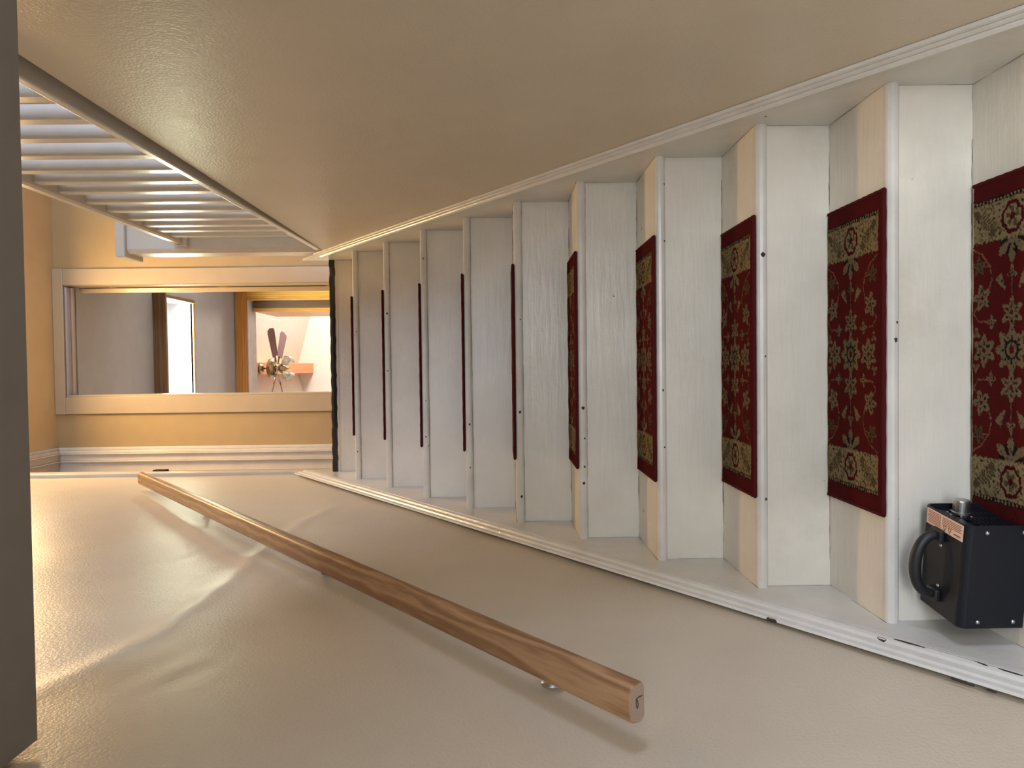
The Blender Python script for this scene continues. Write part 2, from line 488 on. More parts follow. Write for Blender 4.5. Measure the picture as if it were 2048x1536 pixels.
for k in range(-2, 11):
    d, z = DK[k], ZK[k]
    box('riser', XL, XR, d + OV, d + OV + RT, ZK[k - 1] - 0.002, z - NT + 0.002, M['stair'], stair)
    prof = nose_profile(d, z)
    back = d + 0.022
    if k < 10:
        tr = box('tread', XL, XR, back, DK[k + 1] + OV + 0.004, z - NT, z, M['stair'], stair)
        poly = prof + [(back, z), (back, z - NT)]
        V, F = prism([(XL - 0.002, y, zz) for y, zz in poly], [(XR + 0.002, y, zz) for y, zz in poly])
        mk('nosing', V, F, M['nosing'], tr)
    else:
        # worn black edge of the landing, uneven all along
        V, F = [], []
        n = 46
        for i in range(n + 1):
            x = XL + (XR - XL) * i / n
            j = 0.004 * math.sin(i * 1.7) + rng.uniform(-.0025, .0025)
            poly = [(back + .06, z - NT), (d + 0.004, z - NT + j * 0.6), (d - 0.002 + j * .3, z - NT / 2 - .002), (d + 0.002, z - 0.001 + j * 0.4), (back + .06, z + 0.001)]
            V += [(x, y, zz) for y, zz in poly]
        for i in range(n):
            for q in range(5):
                F.append((i * 5 + q, i * 5 + (q + 1) % 5, (i + 1) * 5 + (q + 1) % 5, (i + 1) * 5 + q))
        F += [(0, 1, 2, 3, 4), tuple(n * 5 + q for q in range(5))[::-1]]
        tag(mk('landing_nosing', V, F, M['black_nose'], stair), 'worn black edge of the top landing')
        boxes('riser_strip', [(XL, XR, d + 0.012, d + OV, z - NT - 0.012, z - NT)], M['stair'], stair)



def ribbon(P, nrm, wid, seed):
    """thin dark crack: a ragged strip along the points P lying on a surface of normal nrm"""
    q = np.random.default_rng(seed)
    P = [Vector(p) for p in P]; nrm = Vector(nrm)
    V, F = [], []
    tot = sum((b - a).length for a, b in zip(P[:-1], P[1:]))
    n = max(4, int(tot / 0.012)); phase = q.uniform(0, 6.28, 3)
    prev = None
    for i in range(n + 1):
        t = i / n * (len(P) - 1); j = min(int(t), len(P) - 2)
        c = P[j].lerp(P[j + 1], t - j); d = (P[j + 1] - P[j]).normalized(); s_ = d.cross(nrm)
        on = math.sin(i * 0.21 + phase[0]) + 0.7 * math.sin(i * 0.53 + phase[1]) + q.uniform(-.6, .6)
        h = wid * (0.25 + 0.75 * max(0.0, min(1.0, on * 0.6 + 0.35))) * q.uniform(.6, 1.3)
        c = c + s_ * q.uniform(-.35, .35) * wid
        V += [c + s_ * h / 2 + nrm * .0003, c - s_ * h / 2 + nrm * .0003]
        if prev is not None and on > -1.0:
            F.append((prev, prev + 1, len(V) - 1, len(V) - 2))
        prev = len(V) - 2
    return V, F


for k in range(0, 10):
    V, F = [], []
    z, yb, yf = ZK[k], DK[k + 1] + OV, DK[k] + 0.004
    ztop = ZK[k + 1] - NT
    for P, nr, wd in (([(XL + .002, yb, z + .0008), (XR - .002, yb, z + .0008)], (0, -1, 0), .0016),
                      ([(XR, yb - .0005, z + .002), (XR, yb - .0005, ztop)], (-1, 0, 0), .0018), ([(XL, yb - .0005, z + .002), (XL, yb - .0005, ztop)], (1, 0, 0), .0018),
                      ([(XR, yf, z + .0008), (XR, yb, z + .0008)], (-1, 0, 0), .0015), ([(XL, yf, z + .0008), (XL, yb, z + .0008)], (1, 0, 0), .0015),
                      ([(XL + .002, yb, ztop - .0008), (XR - .002, yb, ztop - .0008)], (0, -1, 0), .0012)):
        a, f = ribbon(P, nr, wd, 100 + k * 7 + len(V))
        n0 = len(V); V += a; F += [tuple(i + n0 for i in g) for g in f]
    tag(mk('paint_crack', V, F, M['crack'], stair), 'fine dark cracks in the paint along the step joints')
# flaked spots on the nosings: step, picture row of the chip, height on the nosing, size in metres
for k, yp, hz, sz in ((1, 690, .4, .006), (1, 655, .3, .003), (2, 517, .5, .007), (2, 1008, .3, .004), (2, 720, .3, .003), (3, 785, .4, .004), (3, 900, .3, .003), (4, 818, .5, .007), (4, 880, .35, .004),
                      (4, 937, .4, .005), (4, 970, .5, .006), (5, 825, .5, .006), (5, 995, .4, .006), (5, 640, .3, .003), (6, 848, .4, .006), (6, 935, .4, .004), (7, 872, .5, .004), (7, 800, .4, .003), (8, 625, .4, .006), (9, 900, .5, .004), (9, 660, .4, .003)):
    xc = (733 - yp) * DK[k] / 1450.0 + 0.002; zc = ZK[k] - NT * (1 - hz)
    m_ = 9
    out_ = [(math.cos(2 * math.pi * i / m_) * sz * rng.uniform(.55, 1.1), math.sin(2 * math.pi * i / m_) * sz * rng.uniform(.5, 1.0)) for i in range(m_)]
    yy = DK[k] - 0.0004 + 0.8 * NT / 2 * (1 - math.sqrt(max(0.0, 1 - ((zc - ZK[k] + NT / 2) / (NT / 2)) ** 2)))
    V, F = prism([(xc + a, yy, zc + b * .9) for a, b in out_], [(xc + a, yy + .004, zc + b * .9) for a, b in out_])
    mk('paint_chip', V, F, M['crack'], stair)
Y0S, Y1S = 0.58, 3.80


def zl(y, zmid, sl): return zmid + sl * (y - 2.4)


def stringer(x0, x1, zi, sl, y1, y0=Y0S):
    yf = max(y0 + 0.01, 2.4 + (FLOOR + 0.42 - zi) / sl)
    poly = [(y0, zl(y0, zi, sl)), (y1, zl(y1, zi, sl)), (y1, zl(y1, zi, sl) - 0.42), (yf, max(FLOOR, zl(yf, zi, sl) - 0.42)), (y0, FLOOR)]
    return prism([(x0, y, z) for y, z in poly], [(x1, y, z) for y, z in poly])


V, F = stringer(XR, WR - 0.0006, 0.02, 0.727, 3.80, 1.065)
sr = mk('stringer', V, F, M['trim'], stair)
V, F = stringer(WL + 0.0006, XL, 0.0, 0.731, 3.86)
sl_ = mk('stringer', V, F, M['trim'], stair)


def moulding(wall, sgn, prof, zout, sl, y0, y1, parent):
    """prof: (out from wall, z below the outer line); runs up the string"""
    p0 = [(wall + sgn * o, y0, zl(y0, zout, sl) + dz) for o, dz in prof]
    p1 = [(wall + sgn * o, y1, zl(y1, zout, sl) + dz) for o, dz in prof]
    V, F = prism(p0, p1)
    return mk('cap_moulding', V, F, M['mould'], parent)


moulding(WR, -1, [(.0008, .002), (.007, .001), (.009, -.007), (.004, -.010), (.0105, -.013), (.0135, -.022), (.008, -.026), (.016, -.029), (.020, -.036), (.0195, -.044), (.013, -.048), (.0115, -.050), (.0008, -.050)], 0.042, 0.727, 1.065, 3.63, sr)
LPROF = [(.0008, .003), (.006, .001), (.008, -.010), (.003, -.015), (.011, -.020), (.0135, -.036), (.007, -.042), (.017, -.047), (.020, -.058), (.019, -.066), (.012, -.071), (.0125, -.076), (.0165, -.078), (.0165, -.096), (.011, -.099), (.0008, -.099)]
moulding(WL, 1, LPROF, 0.078, 0.7305, Y0S, 3.80, sl_)

# bare gaps where the paint has flaked off the left moulding
for P in ([(1.2272, -.766), (1.1984, -.7855)], [(1.3775, -.7154), (1.3644, -.7248)], [(1.3587, -.7381), (1.316, -.7697)], [(1.2508, -.8217), (1.2314, -.8308)], [(1.2186, -.8421), (1.19, -.862)], [(1.5289, -.556), (1.5099, -.5695)], [(1.1843, -.798), (1.1725, -.8065)]):
    (ya, za), (yb_, zb_) = P
    a, b_ = Vector((0, ya, za)), Vector((0, yb_, zb_)); dr = (b_ - a).normalized(); nn = Vector((0, -dr.z, dr.y))
    m_ = 12; V0 = []
    for i in range(m_):
        an = 2 * math.pi * i / m_
        c_ = (a + b_) / 2 + dr * ((b_ - a).length * .55 * math.cos(an)) + nn * (0.0019 * math.sin(an) * rng.uniform(.6, 1.2))
        V0.append(c_)
    so = [WL + np.interp(-(v.z - zl(v.y, 0.078, 0.7305)), [-q[1] for q in LPROF], [q[0] for q in LPROF]) for v in V0]
    V, F = prism([(x_ - .002, v.y, v.z) for x_, v in zip(so, V0)], [(x_ + .0006, v.y, v.z) for x_, v in zip(so, V0)])
    mk('paint_chip', V, F, M['crack'], sl_)

# ------------------------------------------------------------------ carpet treads
RL, RD, RTK = 0.664, 0.251, 0.009
NU, NV = 416, 162
uu = np.linspace(-RL / 2, RL / 2, NU)
vv = np.linspace(0.0, RD, NV)
U, Vv = np.meshgrid(uu, vv, indexing='ij')
U0 = U.copy()


def wob(seed, n=40, k=900):
    q = np.random.default_rng(seed); o = np.zeros_like(U)
    for _ in range(n):
        a = q.uniform(-k, k, 2); o += np.sin(a[0] * U0 + a[1] * Vv + q.uniform(0, 6.28))
    return o / math.sqrt(n)


VO = Vv - 0.134 + 0.0011 * wob(1)
U = U + 0.0011 * wob(2)
GRAIN = wob(3, 50, 700)
AU = np.abs(U)
RED = np.array([0.105, 0.011, 0.009]); DRED = np.array([0.080, 0.008, 0.008]); BEI = np.array([0.30, 0.225, 0.115])
OLI = np.array([0.105, 0.072, 0.034]); DRK = np.array([0.020, 0.012, 0.010]); TAN = np.array([0.215, 0.150, 0.082])
pat = np.zeros((NU, NV, 3)) + RED


def put(mask, c, a=1.0):
    pat[mask] = pat[mask] * (1 - a) + c * a


def flower(u0, v0, r, petals, col, core=DRK, amp=0.28, rot=0.0, sv=1.0):
    for su in (-1, 1):
        du, dv = U - su * u0, (VO - v0) / sv
        rr = np.hypot(du, dv); th = np.arctan2(dv, du * su) + rot
        put(rr < r * (1 - amp + amp * np.cos(petals * th)), col)
        put((rr < r * 0.62 * (1 - amp + amp * np.cos(petals * th + 0.5))) & (rr > r * 0.32) & (np.cos(petals * 2 * th) > 0.1), core)
        put(rr < r * 0.15, RED)
        if u0 == 0: break


def seg(pts, wd, col):
    for su in (-1, 1):
        for (a, b), (c, d) in zip(pts[:-1], pts[1:]):
            L2 = (c - a) ** 2 + (d - b) ** 2
            t = np.clip(((su * U - a) * (c - a) + (VO - b) * (d - b)) / L2, 0, 1)
            put(np.hypot(su * U - a - t * (c - a), VO - b - t * (d - b)) < wd, col)


VINE = np.array([0.23, 0.10, 0.055])
for sv in (-1, 1):
    seg([(0.205, sv * 0.115), (0.19, sv * 0.085), (0.165, sv * 0.062), (0.14, sv * 0.055), (0.115, sv * 0.065), (0.10, sv * 0.08)], 0.0016, VINE)
    seg([(0.10, sv * 0.085), (0.075, sv * 0.11), (0.058, sv * 0.095), (0.056, sv * 0.06)], 0.0016, VINE)
    seg([(0.165, sv * 0.062), (0.167, sv * 0.09)], 0.0014, VINE)
seg([(0.0, 0.0), (0.21, 0.0)], 0.0013, VINE)
flower(0.0, 0.0, 0.046, 8, TAN, amp=0.16)
put((np.hypot(U, VO) < 0.019) & (np.hypot(U, VO) > 0.014), DRK)
for sv in (-1, 1):
    flower(0.0, sv * 0.078, 0.034, 6, TAN, amp=0.2)
    flower(0.104, sv * 0.085, 0.027, 5, TAN, amp=0.22, rot=sv)
    flower(0.167, sv * 0.094, 0.020, 5, OLI, amp=0.25)
    flower(0.056, sv * 0.057, 0.015, 4, TAN, amp=0.3)
    flower(0.034, sv * 0.102, 0.012, 3, TAN, amp=0.35)
    for su in (-1, 1):
        du, dv = su * U - 0.128, sv * VO - 0.028
        put((np.abs(du * 0.8 + dv * 0.6) < 0.017) & (np.abs(-du * 0.6 + dv * 0.8) < 0.006 * (1 + du / 0.02)), TAN)
flower(0.07, 0.0, 0.031, 6, TAN, amp=0.24)
flower(0.146, 0.0, 0.014, 3, TAN, amp=0.35)
for su in (-1, 1):      # palmettes growing out of the end panels
    du = 0.212 - su * U
    th = np.arctan2(VO, du); rr = np.hypot(VO, du)
    put((du > -0.002) & (rr < 0.047 * (0.8 + 0.2 * np.cos(7 * th))), TAN)
    put((du > 0) & (rr < 0.034) & (rr > 0.014) & (np.cos(7 * th + 3.1) > 0.45), DRK)
# end panels
edge = 0.212 + 0.0016 * np.sin(VO * 420)
pan = (AU > edge) & (AU < 0.287)
put(pan, BEI)
nz = np.sin(U * 310 + 3 * np.sin(VO * 170)) * np.sin(VO * 290 + 2 * np.sin(U * 210))
put(pan & (nz > 0.55), OLI, 0.75)
for su in (-1, 1):
    du = su * U - 0.250
    rr = np.hypot(du / 0.030, VO / 0.029); th = np.arctan2(VO, du)
    rs = rr * (1 + 0.05 * np.cos(8 * th) - 0.03 * np.cos(4 * th))
    put(pan & (rs < 1.15) & (rs > 1.0), BEI)
    put(pan & (rs < 1.02), DRED)
    put(pan & (rs < 0.78), BEI)
    put(pan & (rs < 0.6) & (np.cos(5 * th) * 0.5 + 0.5 > rr), OLI)
    put(pan & (rs < 0.22), DRED)
    for sv in (-1, 1):  # leaf sprays
        a, b = du, sv * VO - 0.072
        s = a * 0.5 + b * 0.86; q = -a * 0.86 + b * 0.5
        put(pan & (np.abs(s) < 0.036) & (np.abs(q) < 0.0135 * np.cos(s / 0.036 * 1.5)) & (np.sin(s * 760 + np.abs(q) * 500) > -0.35), OLI)
        put(pan & (np.hypot(a - 0.02, b - 0.028) < 0.009), OLI); put(pan & (np.hypot(a + 0.022, b + 0.018) < 0.008), OLI)
dot = (AU >= 0.287) & (AU < 0.2965)
put(dot, DRK)
put(dot & (np.sin(VO * 640) > 0.1) & (AU > 0.2885) & (AU < 0.2945), BEI)
put(AU >= 0.2965, DRED * 1.25)
put((Vv < 0.016) | (Vv > 0.2495), DRED * 1.25)
U = U0
# dark shading stitches inside the motifs
lightpart = pat.sum(-1) > 0.30
pat[lightpart & (GRAIN > 0.75)] = OLI
pat[lightpart & (GRAIN > 1.45)] = DRK
pat *= 0.76 * (0.90 + 0.2 * rng.random((NU, NV, 1)))


def build_rug_mesh():
    # pile: gently uneven top sheet with closed sides
    ht = RTK + 0.0006 * np.sin(U * 60) * np.sin(Vv * 45) + 0.0003 * rng.standard_normal(U.shape)
    ed = np.minimum(np.minimum(U + RL / 2, RL / 2 - U), np.minimum(Vv, RD - Vv))
    ht = ht - 0.004 * np.exp(-(ed / 0.003) ** 2)
    V = np.stack([U, Vv, ht], -1).reshape(-1, 3)
    idx = np.arange(NU * NV).reshape(NU, NV)
    q = np.stack([idx[:-1, :-1], idx[1:, :-1], idx[1:, 1:], idx[:-1, 1:]], -1).reshape(-1, 4)
    ring = np.concatenate([idx[:, 0], idx[-1, 1:], idx[-2::-1, -1], idx[0, -2:0:-1]])
    base = V[ring].copy(); base[:, 2] = 0.0005
    b0 = len(V); n = len(ring)
    sides = [(int(ring[(i + 1) % n]), int(ring[i]), b0 + i, b0 + (i + 1) % n) for i in range(n)]
    me = bpy.data.meshes.new('pile')
    me.from_pydata(np.concatenate([V, base]).tolist(), [], q.tolist() + sides)
    ca = me.color_attributes.new('pattern', 'FLOAT_COLOR', 'POINT')
    c = np.ones((len(V) + n, 4), np.float32)
    c[:len(V), :3] = pat.reshape(-1, 3)
    c[len(V):, :3] = DRED * 0.95
    ca.data.foreach_set('color', c.ravel())
    me.polygons.foreach_set('use_smooth', [True] * len(me.polygons))
    me.materials.append(M['rug'])
    return me


def build_binding_mesh():
    # stitched roll along the front and the two ends
    V, F = [], []
    for pts in ([(-RL / 2, RD, .005), (-RL / 2, 0.0, .005)], [(-RL / 2, 0.0, .005), (RL / 2, 0.0, .005)], [(RL / 2, 0.0, .005), (RL / 2, RD, .005)]):
        n = len(V); a, f = tube([Vector(pts[0]).lerp(Vector(pts[1]), i / 30) for i in range(31)], [0.0044 + 0.0005 * math.sin(i * 2.1) for i in range(31)], 8)
        V += a; F += [tuple(i + n for i in g) for g in f]
    me = bpy.data.meshes.new('binding')
    me.from_pydata([tuple(v) for v in V], [], F)
    me.polygons.foreach_set('use_smooth', [True] * len(me.polygons))
    me.materials.append(M['binding'])
    return me


rug_me, bind_me = build_rug_mesh(), build_binding_mesh()
RUGL = ['red floral carpet tread, nearest one, partly behind the black heater',
        'red floral carpet tread on the step just above the black heater, whole pattern in view',
        'red floral carpet tread on second step above the heater, its pattern foreshortened',
        'narrow-looking red floral carpet tread on the third step above the heater',
        'red floral carpet tread on fourth step above the heater, a thin patterned sliver',
        'dark red carpet edge at eye level on the fifth step above the heater',
        'dark red carpet edge on the sixth step above the heater, only binding showing',
        'dark red carpet edge on seventh step above the heater, fourth down from the landing',
        'dark red carpet edge on the third step down from the black-edged landing',
        'short dark red carpet edge on second step down from the black-edged landing']
RUGX = {0: .020, 1: .018, 2: .016, 3: .016, 4: .017, 5: .016, 6: .017, 7: .010, 8: .014, 9: .012}
for k in range(0, 10):
    t = thing('carpet_tread', (RUGX[k], DK[k] + 0.005, ZK[k] + 0.0005), RUGL[k], 'rug', 'red carpet treads on the stairs')
    t.rotation_euler = (0, 0, math.radians(rng.uniform(-0.3, 0.3)))
    for nm, me in (('pile', rug_me), ('binding', bind_me)):
        o = bpy.data.objects.new(nm, me); COL.objects.link(o); o.parent = t

# ------------------------------------------------------------------ balustrade on the upper floor
bal = thing('balustrade', (0.66, 2.4, UPF), 'glossy white balustrade of square balusters and newel along the upper floor', 'balustrade')
# floor edge strip
p0 = [(0.553, 1.076, 0.906), (0.553, 1.076, 0.928), (0.64, 1.076, 0.928), (0.64, 1.076, 0.906)]
p1 = [(0.570, 3.50, 0.868), (0.570, 3.50, 0.895), (0.64, 3.50, 0.897), (0.64, 3.50, 0.868)]
V, F = prism(p0, p1)
mk('floor_edge_strip', V, F, M['trim'], bal, bevel=0.004)
NX0, NX1, NY0, NY1 = 0.585, 0.735, 3.628, 3.785
c = 0.02
poly = [(NX0 + c, NY0), (NX1 - c, NY0), (NX1, NY0 + c), (NX1, NY1 - c), (NX1 - c, NY1), (NX0 + c, NY1), (NX0, NY1 - c), (NX0, NY0 + c)]
V, F = prism([(x, y, 0.868) for x, y in poly], [(x, y, 1.857) for x, y in poly])
nw = mk('newel_post', V, F, M['trim'], bal, bevel=0.002)
box('newel_cap', NX0 - 0.022, NX1 + 0.022, NY0 - 0.02, NY1 + 0.012, 1.857, 1.905, M['trim'], nw, bevel=0.006)
poly = [(0.625, 1.585), (0.632, 1.577), (0.688, 1.577), (0.695, 1.585), (0.695, 1.61), (0.68, 1.628), (0.64, 1.628), (0.625, 1.61)]
V, F = prism([(x, 0.9, z) for x, z in poly], [(x, 3.63, z) for x, z in poly])
mk('handrail', V, F, M['trim'], bal)
box('rail_bracket', 0.615, 0.70, 3.605, 3.63, 1.553, 1.60, M['trim'], bal, bevel=0.004)
by = [1.099, 1.253, 1.407, 1.560, 1.713, 1.867, 2.02, 2.18, 2.34, 2.48, 2.62, 2.78, 2.93, 3.09, 3.23, 3.35, 3.49]
for y in by:
    box('baluster', 0.641, 0.681, y, y + 0.043, UPF, 1.58, M['trim'], bal, bevel=0.003, seg=1)

# ------------------------------------------------------------------ oak handrail on the left wall
A, B = Vector((-0.475, 1.005, -0.182)), Vector((-0.500, 3.40, 1.700))
ax = (B - A).normalized()
side = ax.cross(Vector((0, 0, 1))).normalized()
upn = side.cross(ax)
rail = thing('handrail', (A.x, A.y, A.z), 'long oak handrail sloping up the left wall on metal brackets', 'handrail')
L = (B - A).length
prof = []
HW, HH = 0.0275, 0.0145
for (cx, cz, a0, a1) in ((HW - .011, HH - .011, 0, 90), (-HW + .011, HH - .011, 90, 180), (-HW + .009, -HH + .009, 180, 270), (HW - .009, -HH + .009, 270, 360)):
    for i in range(5):
        a = math.radians(a0 + (a1 - a0) * i / 4)
        prof.append((cx + .011 * math.cos(a), cz + .011 * math.sin(a)))
me = bpy.data.meshes.new('rail')
n = len(prof)
e = 0.003
VV = []
for yy, s in ((0, .93), (e, 1.0), (L - e, 1.0), (L, .9)):
    VV += [(x * s, yy, z * s) for x, z in prof]
FF = []
for i in range(3):
    for k in range(n):
        FF.append((i * n + k, i * n + (k + 1) % n, (i + 1) * n + (k + 1) % n, (i + 1) * n + k))
FF += [tuple(range(n)), tuple(range(3 * n, 4 * n))[::-1]]
me.from_pydata(VV, [], FF)
bm = bmesh.new(); bm.from_mesh(me); bmesh.ops.recalc_face_normals(bm, faces=bm.faces); bm.to_mesh(me); bm.free()
me.materials.append(M['oak']); me.materials.append(M['oak_end'])
for p in me.polygons:
    p.use_smooth = len(p.vertices) == 4
    if len(p.vertices) > 4: p.material_index = 1
ro = bpy.data.objects.new('rail', me); COL.objects.link(ro); ro.parent = rail
R3 = Matrix((side, ax, upn)).transposed()
ro.rotation_euler = R3.to_euler()
# pencilled mark on the sawn end
pts = [(HW * .9, 0.0055), (0.012, 0.0055), (0.001, 0.0052), (-0.003, 0.0035), (-0.0045, -0.001), (-0.004, -0.006), (-0.0005, -0.0095), (0.003, -0.009), (0.005, -0.005), (0.0035, -0.001), (-0.001, 0.0035)]
# the mark is drawn along the wide axis of the end: a stroke from the lower edge into a small loop
mp = [A + side * (0.003 + q[1] * 1.0) + upn * (-q[0] * 0.45) - ax * 0.0004 for q in pts]
V, F = tube(mp, 0.0006, 6)
tag(mk('pencil_mark', V, F, M['ink'], rail), 'dark hooked pencil mark on the sawn end')
for t_ in (0.092, 0.386, 0.748):
    P = A + (B - A) * t_
    base = P - upn * HH
    gp = 0.006
    # saddle plate screwed under the rail
    V, F = [], []
    m_ = 16
    for dz in (0.0, -0.004):
        for k in range(m_):
            a = 2 * math.pi * k / m_
            V.append(base + ax * (0.027 * math.cos(a)) + side * (-gp + 0.022 * math.sin(a)) + upn * dz)
    F = [(k, (k + 1) % m_, m_ + (k + 1) % m_, m_ + k) for k in range(m_)] + [tuple(range(m_))[::-1], tuple(range(m_, 2 * m_))]
    br = mk('bracket', V, F, M['steel'] if t_ < .2 else M['nickel'], rail)
    s0 = base - upn * 0.004 - side * (gp + 0.004)
    wallp = Vector((WL, s0.y + 0.0, s0.z - 0.055))
    V, F = tube([s0, s0 + Vector((-.004, 0, -.02)), s0 + Vector((-.005, 0, -.042)), Vector((WL + 0.010, s0.y, s0.z - 0.054)), wallp], [0.006, 0.0055, 0.005, 0.006, 0.012], 10)
    mk('bracket_arm', V, F, M['steel'] if t_ < .2 else M['nickel'], br, smooth=True)
    V, F = lathe([(0.02, 0), (0.02, 0.003), (0.012, 0.006)], wallp + Vector((-0.001, 0, 0)), (1, 0, 0), 20)
    mk('wall_plate', V, F, M['steel'] if t_ < .2 else M['nickel'], br, smooth=True)

# ------------------------------------------------------------------ doorway at the head of the stairs
d1 = thing('door_1', (0.21, YB, UPF), 'cream cased doorway at the top of the stairs with its door standing open', 'doorway', kind='structure')
CT = YB - 0.022
box('casing', -0.288, OX0, CT, YB, UPF, 2.988, M['casing'], d1, bevel=0.003)
box('casing', OX1, 0.70, CT, YB, UPF, 2.988, M['casing'], d1, bevel=0.003)
box('head_casing', -0.290, 0.703, CT - 0.002, YB, 2.988, 3.058, M['casing'], d1, bevel=0.003)
box('jamb', OX0 - 0.0, OX0 + 0.014, YB - 0.01, YB + 0.125, UPF, OZ, M['casing'], d1, bevel=0.002)
box('jamb', OX1 - 0.005, OX1, YB - 0.01, YB + 0.125, UPF, OZ, M['casing'], d1, bevel=0.002)
box('head_jamb', OX0 + 0.014, OX1 - 0.014, YB - 0.01, YB + 0.125, OZ - 0.014, OZ, M['room_wall'], d1, bevel=0.002)
box('door_stop', OX0 + 0.014, OX1 - 0.014, YB + 0.035, YB + 0.06, OZ - 0.028, OZ - 0.014, M['casing'], d1, bevel=0.003)
box('door_stop', OX0 + 0.014, OX1 - 0.014, YB + 0.09, YB + 0.105, OZ - 0.022, OZ - 0.014, M['room_wall'], d1, bevel=0.003)
fp = [(0.550, 5.135), (0.583, 5.128), (0.735, 5.84), (0.697, 5.848)]
V, F = prism([(x, y, UPF + 0.01) for x, y in fp], [(x, y, 2.965) for x, y in fp])
leaf = mk('door_leaf', V, F, M['casing'], d1, bevel=0.003)
box('shadow_gap_strip', 0.585, 0.604, 5.128, 5.145, UPF + 0.01, 2.93, M['ink'], d1)  # black strip added for the dark shadow gap between jamb and open leaf
for z in (1.15, 1.9, 2.7):
    V, F = lathe([(0.007, 0), (0.007, 0.09)], (0.589, 5.13, z), (0, 0, 1), 10)
    mk('hinge', V, F, M['brass'], leaf, smooth=True)

# side door opening of the landing (left): its casing post, stepped far jamb and head
d2 = thing('door_2', (WL, 4.4, UPF), 'white stepped casing of the side doorway left of the landing', 'doorway', kind='structure')
box('casing', WL - 0.13, WL + 0.008, 3.83, 3.905, 0.70, UPC, M['trim'], d2, bevel=0.004)
box('jamb', WL - 0.13, WL + 0.002, 3.905, 3.975, UPF, UPC - 0.03, M['casing'], d2, bevel=0.003)
box('latch_strike', WL - 0.002, WL + 0.012, 3.925, 3.968, 1.83, 1.90, M['ink'], d2, bevel=0.003)
steps = [(-0.535, -0.516, 0.030), (-0.553, -0.535, 0.055), (-0.560, -0.553, 0.075), (-0.604, -0.560, 0.052), (-0.612, -0.604, 0.072), (-0.620, -0.612, 0.060), (-0.70, -0.620, 0.045)]
for a, b, dpt in steps:
    box('jamb_moulding', a, b, YB - dpt, YB, UPF, UPC - dpt * 0.6, M['trim'], d2, bevel=0.003)
    box('head_moulding', a, b, 3.975, YB - dpt, UPC - dpt * 0.8, UPC, M['trim'], d2, bevel=0.003)
lf = box('door_leaf', -0.745, -0.705, 3.975, YB - 0.03, UPF + 0.01, UPC - 0.03, M['casing'], d2, bevel=0.003)
for z0, z1 in ((1.05, 1.75), (1.9, 2.85)):
    box('panel', -0.707, -0.700, 4.1, YB - 0.15, z0, z1, M['casing'], lf, bevel=0.003)

# ------------------------------------------------------------------ ceiling lamp of the upper hall
LX, LY, LZ = 0.28, 4.2, UPC
lamp = thing('ceiling_lamp', (LX, LY, LZ - 0.12), 'round frosted ceiling lamp over the landing, above the picture edge', 'lamp')
V, F = lathe([(0.10, 0), (0.10, 0.012), (0.085, 0.022), (0.02, 0.022)], (LX, LY, LZ - 0.022), (0, 0, 1), 28)
mk('canopy', V, F, M['brass'], lamp, smooth=True)
V, F = lathe([(0.005, 0), (0.05, 0.004), (0.085, 0.02), (0.105, 0.05), (0.11, 0.072), (0.10, 0.075)], (LX, LY, LZ - 0.097), (0, 0, 1), 28)
mk('shade', V, F, M['lamp_glass'], lamp, smooth=True)
pl = bpy.data.lights.new('lamp_bulb', 'AREA'); pl.shape = 'DISK'; pl.size = 0.40; pl.energy = 25; pl.color = (1.0, 0.64, 0.30)
po = bpy.data.objects.new('lamp_bulb', pl); COL.objects.link(po); po.parent = lamp; po.location = (0, 0, 0.018)

# ------------------------------------------------------------------ room beyond the doorway
RX0, RX1, RY0, RY1 = -1.5, 1.05, YB + 0.12, 8.34
SX0, SX1, SY0, SY1 = -0.95, 0.66, 6.42, 7.20
tag(box('floor_room', RX0, RX1, RY0, RY1, UPF - 0.1, UPF, M['floor']), 'floor of the room beyond the doorway', 'floor', kind='structure')
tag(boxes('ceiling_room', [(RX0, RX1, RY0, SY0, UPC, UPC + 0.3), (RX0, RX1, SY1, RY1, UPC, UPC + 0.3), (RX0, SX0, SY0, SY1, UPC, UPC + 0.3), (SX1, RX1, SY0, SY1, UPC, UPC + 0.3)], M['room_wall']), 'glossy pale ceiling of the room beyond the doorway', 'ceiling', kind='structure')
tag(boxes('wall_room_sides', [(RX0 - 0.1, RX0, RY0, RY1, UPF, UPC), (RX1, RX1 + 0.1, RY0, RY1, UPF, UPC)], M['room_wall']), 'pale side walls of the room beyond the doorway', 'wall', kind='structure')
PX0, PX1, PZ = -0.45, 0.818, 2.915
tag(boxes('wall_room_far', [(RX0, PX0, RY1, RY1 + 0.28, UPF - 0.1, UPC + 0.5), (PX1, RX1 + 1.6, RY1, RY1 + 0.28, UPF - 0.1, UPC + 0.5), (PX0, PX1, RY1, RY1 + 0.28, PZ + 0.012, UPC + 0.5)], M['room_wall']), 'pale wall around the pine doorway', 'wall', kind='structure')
sk = thing('window_4', (-0.15, 6.8, UPC), 'bright skylight with a brown wooden frame in the ceiling beyond the doorway', 'skylight', kind='structure')
tag(box('frame_board', SX0 - 0.03, SX1 + 0.03, SY0 - 0.03, SY0, UPC - 0.115, UPC + 0.02, M['skyframe'], sk, bevel=0.003), 'brown front board')
box('frame_board', SX1, SX1 + 0.03, SY0, SY1, UPC - 0.03, UPC + 0.02, M['skyframe'], sk, bevel=0.003)
box('frame_board', SX0 - 0.03, SX0, SY0, SY1, UPC - 0.03, UPC + 0.02, M['skyframe'], sk, bevel=0.003)
box('frame_board', SX0 - 0.03, SX1 + 0.03, SY1, SY1 + 0.03, UPC - 0.015, UPC + 0.02, M['pine_x'], sk, bevel=0.003)
box('pane', SX0, SX1, SY0, SY1, UPC + 0.085, UPC + 0.09, M['glass'], sk)

